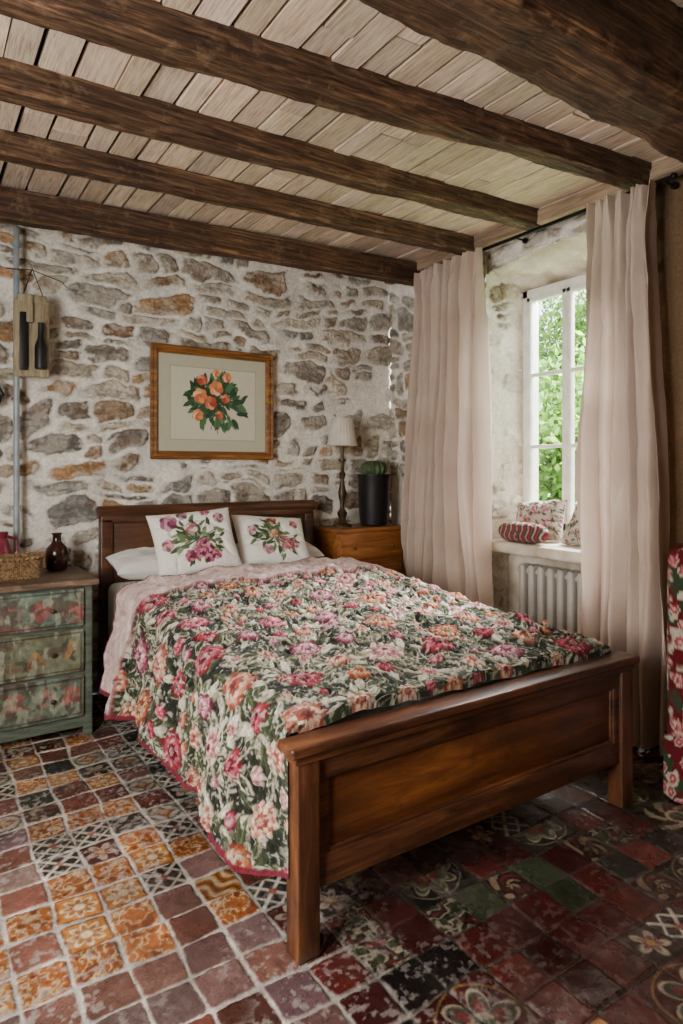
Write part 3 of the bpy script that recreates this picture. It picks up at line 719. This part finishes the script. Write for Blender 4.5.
s=MB(); s.lathe([(.0,.385),(.07,.39),(.100,.42),(.102,.45),(.085,.485),(.05,.505),(.0,.51)],(px_,py_,nz),72,fr=lambda a,r,z:1+.08*math.cos(a*14))
adopt(s.done('cactus',mat_basic('cactus_green','4f6438',.75,0,'333f24',26,.5)),pot)

# =============== PICTURE
pic=thing('framed_picture',(1.79,YW-.05,1.51),'wooden framed floral print with orange blooms on stone wall','picture')
ax0,ax1,az0,az1=1.335,2.245,1.51,2.285; yf=YW-.075
gold=mat_wood('golden_frame','5a3412','b57c38',.32,0,3,12,.15,'865324')
s=MB(); bwid=.052
prof=[(0,0.0),(0,-.028),(.008,-.036),(.02,-.03),(.034,-.034),(.045,-.018),(bwid,-.012),(bwid,0)]
b=bmesh.new(); rings=[]
for (cx,cz,sx,sz) in [(ax0,az0,1,1),(ax1,az0,-1,1),(ax1,az1,-1,-1),(ax0,az1,1,-1)]:
    rings.append([b.verts.new((cx+sx*p,yf+q+.03,cz+sz*p)) for p,q in prof])
for i in range(4):
    A,B=rings[i],rings[(i+1)%4]
    for k in range(len(prof)-1): b.faces.new((A[k],A[k+1],B[k+1],B[k]))
s._merge(b); adopt(s.done('picture_frame',gold,ang=20),pic)
iw,ih=ax1-ax0-2*bwid+.01,az1-az0-2*bwid+.01
cv=Canvas(iw,ih,.003,'b9b59a')
mt=.09; ins=np.minimum(np.minimum(cv.X,iw-cv.X),np.minimum(cv.Y,ih-cv.Y))
cv.C=L3(cv.C,hx('cdc7ae'),sst((ins-mt)/.003)); cv.C=L3(cv.C,hx('8f896c'),np.exp(-((ins-mt)/.003)**2)*.7); cv.C=L3(cv.C,hx('7d5a34'),sst((.012-ins)/.003))
oc=['c4744a','d99068','e8b48c','b8643c','d98850']; rc=['a84c34','c4664c','dc9070','9a3a28']
bouquet(cv,14,[(-.55,.15,.22,oc,8),(-.05,.4,.22,oc,9),(.3,.75,.15,oc,8),(-.22,-.05,.2,rc,8),(-.62,-.42,.17,oc,7),(-.5,.62,.16,rc,7),(.25,.10,.14,rc,6),(-.05,.85,.12,oc,6),(.05,-.4,.13,rc,6)],150,iw*.53,ih*.53,.235,('1f3f26','2f5638','18321f','4f7248'),1.0,True)
cv.line([(iw*.52,ih*.42),(iw*.53,ih*.20)],.006,'3a5230'); cv.line([(iw*.50,ih*.42),(iw*.58,ih*.22)],.005,'3a5230'); cv.line([(iw*.5,ih*.42),(iw*.47,ih*.24)],.005,'3a5230')
o=grid('print',np.stack([ax0+bwid-.005+cv.X,0*cv.X+yf+.022,az0+bwid-.005+cv.Y],-1),cv.C,mat_attr('print_paper',.35,50,0,30,.03,spec=.5)); adopt(o,pic,'floral print of orange blooms in a cream mount')
s=MB(); s.box((ax0+.01,yf+.024,az0+.01),(ax1-.01,yf+.034,az1-.01),0); adopt(s.done('backing_board',mat_basic('board','5a4430',.9)),pic)

# =============== DRESSER
dm=mat_wood('worn_green_paint','3a3d30','6e7566',.7,0,4,8,.4,'565d4e',wear='423224')
dtop=mat_wood('worn_dresser_top','33241a','8d7258',.55,0,3,12,.4,'5f4734',wear='a08a70')
dx0,dx1,dy0,dy1,dz=.00,.845,3.70,4.235,.85
dr_=thing('dresser',((dx0+dx1)/2,(dy0+dy1)/2,0),'distressed green painted dresser with faded floral drawers','dresser')
s=MB(); s.box((dx0+.02,dy0+.02,.07),(dx1-.02,dy1,dz-.03),.004)
for x in (dx0+.015,dx1-.06): s.box((x,dy0+.012,.0),(x+.045,dy0+.06,dz-.03),.006); s.box((x,dy1-.05,0),(x+.045,dy1,.1),.006)
s.box((dx0+.02,dy0+.016,.05),(dx1-.02,dy0+.04,.10),.004)
adopt(s.done('body',dm),dr_)
s=MB(); s.box((dx0-.005,dy0-.02,dz-.034),(dx1+.014,dy1+.01,dz),.008,3); adopt(s.done('top',dtop),dr_,'worn brown wooden top')
dpm=mat_attr('painted_drawer',.7,60,.45,30,.28,spec=.25)
for k,(za,zb,base) in enumerate([(.60,.80,'5c6759'),(.355,.58,'5c5a46'),(.115,.335,'5d6553')]):
    w,h=dx1-dx0-.12,zb-za; cv=Canvas(w,h,.0035,base); r=np.random.RandomState(k+3)
    n1=fbm(cv.X*9,cv.Y*9,4,k); cv.C=L3(cv.C,hx('7d8874'),sst((n1-.5)*6)*.6); cv.C=L3(cv.C,hx('6c4034'),sst((fbm(cv.X*5+4,cv.Y*12,4,k+9)-(.48 if k==0 else .58))*8)*.7)
    if k==1: cv.C=L3(cv.C,hx('686648'),sst((n1-.42)*6)*.5)
    base_c=cv.C.copy()
    for q in range(5 if k!=1 else 4):
        x=w*(q+.6)/(5 if k!=1 else 4)+r.uniform(-.03,.03); y=h*.5+r.uniform(-.03,.03)
        cc=['6e3430','864640','945a50'] if k!=1 else ['7e4a28','a26a38','ae824c']
        for z in range(4): cv.leaf(x+r.uniform(-.09,.09),y+r.uniform(-.05,.05),.09,.028,r.uniform(0,6),['3f4a34','5f6248','3a4230'][r.randint(3)])
        if k==1:
            pts=[(x+.035*math.cos(t)*(1-.1*t),y+.05*math.sin(t*1.3)*(1-.08*t)) for t in np.linspace(0,6,16)]; cv.line(pts,.012,cc[1])
        else: cv.rose(x,y,r.uniform(.045,.062),cc,r.uniform(0,3),.001)
    fade=np.clip(.15+sst((fbm(cv.X*20,cv.Y*20,4,k+50)-.42)*5)*.75,0,1); cv.C=L3(cv.C,base_c,fade)
    wear=sst((fbm(cv.X*16,cv.Y*16,5,k+20)-.54)*14)*.7; cv.C=L3(cv.C,hx('4c3a30'),wear)
    cv.C=L3(cv.C,hx('969882'),sst((fbm(cv.X*34,cv.Y*14,4,k+25)-.59)*14)*.55)
    X2=dx0+.06+cv.X; Z2=za+cv.Y; Y2=np.full_like(X2,dy0-.004)-cv.H*.5
    ed=(cv.X<.002)|(cv.X>w-.002)|(cv.Y<.002)|(cv.Y>h-.002); Y2=np.where(ed,dy0+.022,Y2)
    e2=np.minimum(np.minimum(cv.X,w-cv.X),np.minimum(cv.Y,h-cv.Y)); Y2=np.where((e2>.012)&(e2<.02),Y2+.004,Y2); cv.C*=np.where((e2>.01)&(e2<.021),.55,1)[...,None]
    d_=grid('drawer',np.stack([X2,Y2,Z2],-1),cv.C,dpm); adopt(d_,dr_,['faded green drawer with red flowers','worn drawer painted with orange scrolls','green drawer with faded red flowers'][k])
    for x in (dx0+.22,dx1-.22):
        kb=MB(); kb.cyl((x,dy0-.002,(za+zb)/2),(x,dy0-.02,(za+zb)/2),.006); kb.sph((x,dy0-.026,(za+zb)/2),.013,(1,.7,1)); kb=kb.done('knob',bronze)
        kb.data.transform(Matrix.Translation(-dr_.location)); kb.parent=d_
s=MB(); s.lathe([(a*.92,b*1.05) for a,b in [(.045,0),(.06,.006),(.068,.05),(.07,.09),(.06,.125),(.035,.15),(.026,.165),(.026,.195),(.034,.205),(.03,.207),(.02,.195),(.02,.17)]],(.72,4.12,dz+.001),32)
solo(s.done('vase',mat_basic('brown_glass','2a110d',.2,0,'381a14',6,.0,spec=.6)),'small dark brown glazed vase on the dresser','vase')
wick=mat_basic('wicker','9a7850',.75,0,'5f4428',60,.5,140)
def bfr(a,r,z):
    c,s_2=abs(math.cos(a)),abs(math.sin(a)); q=(c**4+(s_2*1.25)**4)**-.25
    return q*(1+.05*math.sin(a*30+ (math.pi if int(z/.0115)%2 else 0)))
prof=[(.115,0)]+[(.118+.02*z/.11+(.003 if i%2 else -.003),z) for i,z in enumerate(np.linspace(.004,.105,19))]+[(.150,.108),(.154,.116),(.148,.124),(.138,.12),(.132,.108),(.12,.02),(.0,.015)]
s=MB(); s.lathe([(a*.85,b) for a,b in prof],(.49,3.93,dz+.001),120,fr=bfr)
solo(s.done('basket',wick),'small woven wicker basket on the dresser','basket')
s=MB(); s.lathe([(.04,0),(.05,.005),(.07,.06),(.072,.11),(.055,.17),(.042,.20),(.05,.235),(.046,.235),(.036,.2)],(.42,4.155,dz+.001),32)
s.tube([(.465,4.155,dz+.21),(.51,4.155,dz+.19),(.515,4.155,dz+.12),(.49,4.155,dz+.09)],.008)
solo(s.done('jug',mat_basic('deep_red_glaze','5e1420',.3,0,'8a3444',14,.1)),'deep red glazed ceramic jug on the dresser','jug')

grey=mat_basic('painted_pipe','a0a7a8',.45,.2,'868d8f',10,.1)
s=MB(); s.cyl((.525,4.275,0),(.525,4.275,2.87),.017)
for z in (1.2,2.1,2.76): s.cyl((.525,4.275,z),(.525,4.275,z+.03),.024); s.cyl((.525,4.275,z+.015),(.525,4.345,z+.015),.006)
solo(s.done('water_pipe',grey),'grey painted vertical pipe on the stone wall','pipe',base=Vector((.525,4.275,0)))
hb=thing('hanging_board',(.60,4.20,2.0),'aged cream board with dark bottle shape hung on wire','wall decoration')
s=MB(); s.box((.50,4.195,1.985),(.695,4.225,2.44),.012,3); s.box((.565,4.17,2.3),(.60,4.196,2.46),.004); s.box((.52,4.19,2.42),(.68,4.21,2.47),.01)
adopt(s.done('board',mat_wood('cream_board','7d6a4e','bfae8b',.7,2,4,8,.3)),hb)
s=MB(); s.lathe([(.03,0),(.034,.01),(.034,.13),(.018,.18),(.014,.26),(.017,.27),(0,.275)],(.64,4.16,2.03),24); s.box((.53,4.175,2.02),(.575,4.1955,2.36),.008)
adopt(s.done('bottle_shape',mat_basic('black_iron','1d1712',.5,.2)),hb,'dark bottle shaped cut-out')
s=MB(); s.tube([(.55,4.2,2.46),(.60,4.2,2.62),(.66,4.2,2.46)],.003); s.tube([(.46,4.2,2.60),(.60,4.22,2.62),(.76,4.2,2.57),(.79,4.2,2.54)],.003); s.cyl((.60,4.22,2.62),(.60,4.35,2.62),.004)
adopt(s.done('wire_hook',bronze),hb)
s=MB(); s.tube([(.36,4.30,2.02),(.41,4.28,1.96),(.45,4.28,1.88)],.012); s.sph((.40,4.28,1.86),.05,(1,.3,1.1)); s.cyl((.40,4.28,1.9),(.40,4.36,1.95),.005)
solo(s.done('iron_ornament',mat_basic('black_iron2','1d1712',.5,.2)),'small dark iron ornament hung on wall','ornament')

# =============== CURTAINS
curm=mat_basic('beige_linen_curtain','c9b3a0',.92,0,'b9a391',3,.4,220,.1,.1,trans=.13)
def cfun(yt0,yt1,ym0,ym1,yb0,yb1,seed,zb=.015,nf=9,XC=3.215,amp=.042):
    nu,nv=560,280; u,v=np.meshgrid(np.linspace(0,1,nu),np.linspace(0,1,nv))
    zt=2.925+.012*(fbm(u*14,u*0,2,seed+30)-.5)*2
    z=zb+(zt-zb)*v
    a=np.interp(v,[0,.45,.9,1],[yb0,ym0,yt0+.01,yt0]); b_=np.interp(v,[0,.45,.9,1],[yb1,ym1,yt1-.01,yt1])
    rr=np.random.RandomState(seed); kn=np.cumsum(rr.uniform(.35,2.0,int(nf)+1)); kn=(kn-kn[0])/(kn[-1]-kn[0])
    base=np.interp(u,kn,np.arange(int(nf)+1))
    drift=.35*np.sin(v*2.4+u*4+seed)+1.0*(fbm(u*3,v*1.9,2,seed+8)-.5)
    ph=(base+drift*(1-v**2*.7))*2*math.pi+seed
    fine=np.clip((v-.93)/.07,0,1)
    am=amp*(.25+1.5*fbm(u*nf*.8,v*2.0,2,seed+1))
    w1=np.sin(ph); w1=np.sign(w1)*np.abs(w1)**.8
    x=XC+am*(1-.45*fine)*w1+.026*np.sin(ph*2.3+v*3)*(1-fine)*fbm(u*5,v*3,2,seed+4)
    x=x+fine*.014*np.sin(ph*3)+.030*(fbm(u*5,v*5,3,seed)-.5)+.014*(1-np.abs(2*vnoise(u*7+v*3,v*9-u*2,seed+12)-1))**3
    y=a+(b_-a)*u+.018*np.cos(ph)*(1-fine)
    return np.minimum(x,3.278),y,z
def curtain(label,*a,**k):
    x,y,z=cfun(*a,**k); o=grid('curtain',np.stack([x,y,z],-1),None,curm)
    solo(o,label,'curtain','window curtains')
curtain('dusky beige linen curtain hanging in folds near the bedside chest',3.13,3.80,3.10,3.90,3.05,3.965,2,nf=7,amp=.06,XC=3.19)
curtain('dusky beige linen curtain hanging to the floor beside the armchair',1.90,2.29,1.84,2.37,1.80,2.38,5,nf=6,XC=3.185,amp=.064)
rod=thing('curtain_rod',(3.27,2.9,2.9),'thin black iron curtain rod above the window','curtain rod')
iron=mat_basic('black_rod','15110f',.45,.6)
s=MB(); s.cyl((3.262,1.86,2.945),(3.262,4.05,2.935),.011); s.sph((3.262,1.845,2.945),.018); s.sph((3.262,4.06,2.935),.018); adopt(s.done('rod',iron),rod)
for y in (1.90,2.9,3.95):
    s=MB(); s.cyl((3.262,y,2.94),(XW-.03,y,2.94),.006); s.cyl((XW-.045,y,2.94),(XW-.03,y,2.94),.018); adopt(s.done('bracket',iron),rod)

# =============== RADIATOR
radm=mat_basic('cream_radiator','b9b3a6',.45,0,'a8a193',6,.05)
s=MB(); y=2.22
while y<3.06:
    s.box((XW+.06,y,.12),(XW+.16,y+.05,.80),.022,4); y+=.078
s.cyl((XW+.11,2.2,.17),(XW+.11,3.08,.17),.02); s.cyl((XW+.11,2.2,.75),(XW+.11,3.08,.75),.02)
for y in (2.26,3.02): s.box((XW+.08,y,0),(XW+.14,y+.03,.14),.004)
solo(s.done('radiator',radm),'cream column radiator under the window sill','radiator')

# sill items
def sillcv(seed,base='b0a595'):
    cv=Canvas(.38,.30,.004,base); r=np.random.RandomState(seed)
    for k in range(170): cv.leaf(r.uniform(0,.42),r.uniform(0,.34),.045,.017,r.uniform(0,6),['4a5442','343a30','7a7260','6a4048','8a8272'][r.randint(5)])
    for k in range(20): cv.rose(r.uniform(0,.42),r.uniform(0,.34),r.uniform(.014,.026),[['7a3448','a05a6a','c09098'],['7a3038','a05a5a','b8847c']][r.randint(2)])
    return cv
M=Matrix.Translation((3.62,3.00,1.085))@Matrix.Rotation(math.radians(-82),4,'Z')@Matrix.Rotation(math.radians(64),4,'X')@Matrix.Rotation(math.radians(6),4,'Z')
o=cushion_mesh('cushion',sillcv(9),.13,M,seed=4,wrm=1.6); solo(o,'small rumpled floral cushion on the window sill','cushion','cushions on the window sill')
M=Matrix.Translation((3.62,2.57,1.075))@Matrix.Rotation(math.radians(-90),4,'Z')@Matrix.Rotation(math.radians(64),4,'X')@Matrix.Rotation(math.radians(-6),4,'Z')
o=cushion_mesh('cushion',sillcv(12),.13,M,seed=7,wrm=1.6); solo(o,'small rumpled floral cushion on the window sill','cushion','cushions on the window sill')
nu,nv=200,60; U,Vv=np.meshgrid(np.linspace(0,2*math.pi,nu),np.linspace(-math.pi/2,math.pi/2,nv))
rp=np.cos(Vv)**.6; sxp=.070*rp*np.sign(np.cos(U))*np.abs(np.cos(U))**.8; syp=.20*rp*np.sign(np.sin(U))*np.abs(np.sin(U))**.8
szp=.066*np.sign(np.sin(Vv))*np.abs(np.sin(Vv))**.8*(1+.06*np.sin(U*9)*rp)
stripe=np.floor((syp/.40+.5)*34+.8*np.sin(szp*60)).astype(int)%4; cc=np.array([hx('6a2430'),hx('8c8272'),hx('34402f'),hx('7a3a3c')])[stripe]
o=grid('cushion',np.stack([XW+.012+sxp+0*szp,2.96+syp,1.020+szp],-1),cc,clothm)
solo(o,'rounded red and green finely patterned cushion on the window sill','cushion','cushions on the window sill')

# =============== ARMCHAIR
m=mat_attr('red_floral_upholstery',.92,120,.3,90,.15,spec=.1)
def paint3(o,seed):
    me=o.data; n=len(me.vertices); co=np.empty(n*3); me.vertices.foreach_get('co',co); co=co.reshape(-1,3)
    a=co[:,0]+co[:,1]*.9; b=co[:,2]+co[:,1]*.15
    rs=np.random.RandomState(seed); C=np.zeros((n,3))+hx('521419')
    lf=fbm(a*18,b*18,3,3); C=L3(C,hx('2b3624'),sst((lf-.52)*12)); C=L3(C,hx('a39682'),sst((fbm(a*26+5,b*26,2,8)-.62)*12))
    for k in range(130):
        ca,cb=rs.uniform(a.min(),a.max()),rs.uniform(b.min(),b.max()); rad=rs.uniform(.018,.036)
        dx,dy=a-ca,b-cb; rr=np.hypot(dx,dy)/rad; th=np.arctan2(dy,dx); lob=.8+.2*np.abs(np.cos(3*th))
        for q,c in ((1,'a89884'),(.8,'80202e'),(.5,'a45a60'),(.25,'b8a480')): C=L3(C,hx(c)*np.ones((n,1)),np.clip((q*lob-rr)*6,0,1))
    at=me.color_attributes.new('Col','FLOAT_COLOR','POINT'); A=np.ones((n,4),dtype=np.float32); A[:,:3]=C; at.data.foreach_set('color',A.ravel())
def softbox(name,lo,hi,bev,bow=0):
    s=MB(); s.box(lo,hi,bev,6); bmesh.ops.subdivide_edges(s.bm,edges=[e for e in s.bm.edges if e.calc_length()>.05],cuts=60,use_grid_fill=True)
    c=[(lo[i]+hi[i])/2 for i in range(3)]
    for v in s.bm.verts:
        q=[(v.co[i]-c[i])/((hi[i]-lo[i])/2) for i in range(3)]
        v.co.y-=.015*(1-q[0]**2)*(1-q[2]**2)*(1 if q[1]<0 else -1)
        if bow and q[2]>.0: v.co.z-=bow*q[0]**2*q[2]
    o=s.done(name,m,True,60); adopt(o,ac); paint3(o,4); return o
ac=thing('armchair',(3.02,1.32,0),'red floral upholstered armchair with skirt beside the curtain','armchair')
x0,x1,y0_,y1_=2.78,3.30,1.02,1.62
softbox('seat',(x0+.03,y0_,.25),(x1-.08,y1_-.12,.46),.05)
softbox('backrest',(x0,y1_-.15,.2),(x1,y1_,1.13),.045,.04)
for x in (x0-.02,x1-.1): softbox('armrest',(x,y0_,.2),(x+.12,y1_-.08,.64),.055)
nu,nv=500,40
t=np.linspace(0,1,nu); per=2*((x1-x0)+(y1_-y0_)); pts=[]
for q in t*per:
    a=x1-x0; c=y1_-y0_
    if q<a: p=(x0+q,y0_,0,-1)
    elif q<a+c: p=(x1,y0_+q-a,1,0)
    elif q<2*a+c: p=(x1-(q-a-c),y1_,0,1)
    else: p=(x0,y1_-(q-2*a-c),-1,0)
    pts.append(p)
pts=np.array(pts); vv=np.linspace(0,1,nv)[:,None]; wv_=.012*np.sin(t*per*45)[None,:]*(1-vv)+.012*(1-vv)
P=np.stack([pts[None,:,0]+pts[None,:,2]*wv_,pts[None,:,1]+pts[None,:,3]*wv_,.01+.27*vv+0*wv_],-1)
o=grid('skirt',P,None,m); adopt(o,ac); paint3(o,6)

# =============== OUTSIDE
lawn=mat_basic('lawn','4f7a2c',.9,0,'3b5f22',2,.4,30)
s=MB(); s.box((XW+.7,-12,-.5),(26,24,-.3),0); struct(s.done('ground',lawn,False))
lm,nt,b=newmat('tree_leaves'); at=N(nt,'ShaderNodeAttribute'); at.attribute_name='Col'; nt.links.new(at.outputs['Color'],b.inputs['Base Color']); b.inputs['Roughness'].default_value=.6
tl=N(nt,'ShaderNodeBsdfTranslucent'); nt.links.new(at.outputs['Color'],tl.inputs[0]); ms=N(nt,'ShaderNodeMixShader'); ms.inputs[0].default_value=.5
nt.links.new(b.outputs[0],ms.inputs[1]); nt.links.new(tl.outputs[0],ms.inputs[2]); nt.links.new(ms.outputs[0],nt.nodes['Material Output'].inputs[0])
bark=mat_basic('bark','4a3a2c',.9,0,'33271d',10,.6,30)
def tree(x,y,hc,R_,seed,n=11000):
    r=np.random.RandomState(seed); tr=thing('tree',(x,y,-.3),'leafy green garden tree outside the window','tree','garden trees')
    s=MB(); s.cyl((x,y,-.3),(x+.1,y,hc),.16,.09,12); cl=[]
    for k in range(22):
        a=r.uniform(0,6.28); e=r.uniform(-.6,1.2); d_=R_*r.uniform(.45,.9); c=(x+d_*math.cos(a)*math.cos(e),y+d_*math.sin(a)*math.cos(e),hc+d_*math.sin(e)*1.1)
        s.cyl((x+.08,y,hc-.5),c,.05,.015,8); cl.append(c)
    adopt(s.done('trunk',bark),tr)
    c=np.array(cl)[r.randint(22,size=n)]+r.normal(0,R_*.22,(n,3))
    a=r.normal(size=(n,3)); a/=np.linalg.norm(a,axis=1,keepdims=True); b_=np.cross(a,r.normal(size=(n,3))); b_/=np.linalg.norm(b_,axis=1,keepdims=True)
    L=r.uniform(.04,.09,(n,1)); V=np.stack([c-a*L,c+b_*L*.5,c+a*L,c-b_*L*.5],1).reshape(-1,3)
    col=np.array([hx('5f8a30'),hx('7ba642'),hx('446c24'),hx('94b858')])[r.randint(4,size=n)]; col=np.repeat(col,4,0)
    o=raw_mesh('foliage',V,np.arange(4*n).reshape(n,4),col,lm,False); adopt(o,tr); o['kind']='stuff'
tree(7.9,6.2,1.65,1.15,1,13000); tree(13.0,9.9,2.9,2.4,2,22000); tree(11.0,3.0,1.8,1.3,3)

# =============== LIGHT
w=bpy.data.worlds.new('World'); bpy.context.scene.world=w; w.use_nodes=True; bg=w.node_tree.nodes['Background']; bg.inputs[0].default_value=(.88,.95,1,1); bg.inputs[1].default_value=7.0
def area(name,loc,tgt,sx,sy,e,col):
    l=bpy.data.lights.new(name,'AREA'); l.shape='RECTANGLE'; l.size=sx; l.size_y=sy; l.energy=e; l.color=col
    o=bpy.data.objects.new(name,l); o.location=loc; o.rotation_euler=(Vector(tgt)-Vector(loc)).to_track_quat('-Z','Y').to_euler(); link(o)
area('window_daylight',(9,3.4,6.3),(3.4,2.64,1.8),4,3,10500,(.96,.98,1))
area('second_window_daylight',(XL-.1,1.2,1.6),(1.5,2.3,.8),1.25,1.3,140,(1,.985,.965))
sun=bpy.data.lights.new('sun','SUN'); sun.energy=4; sun.angle=.03; sun.color=(1,.95,.85); so=bpy.data.objects.new('sun',sun); so.rotation_euler=Vector((.25,1,-1.1)).to_track_quat('-Z','Y').to_euler(); link(so)

cam=bpy.data.cameras.new('Camera'); co=bpy.data.objects.new('Camera',cam); link(co)
co.location=(0,0,1.45); co.rotation_euler=(math.radians(90),0,math.radians(-33.5))
cam.sensor_width=36; cam.lens=652/1024*36; cam.shift_y=-44/1024; cam.clip_start=.02
bpy.context.scene.camera=co
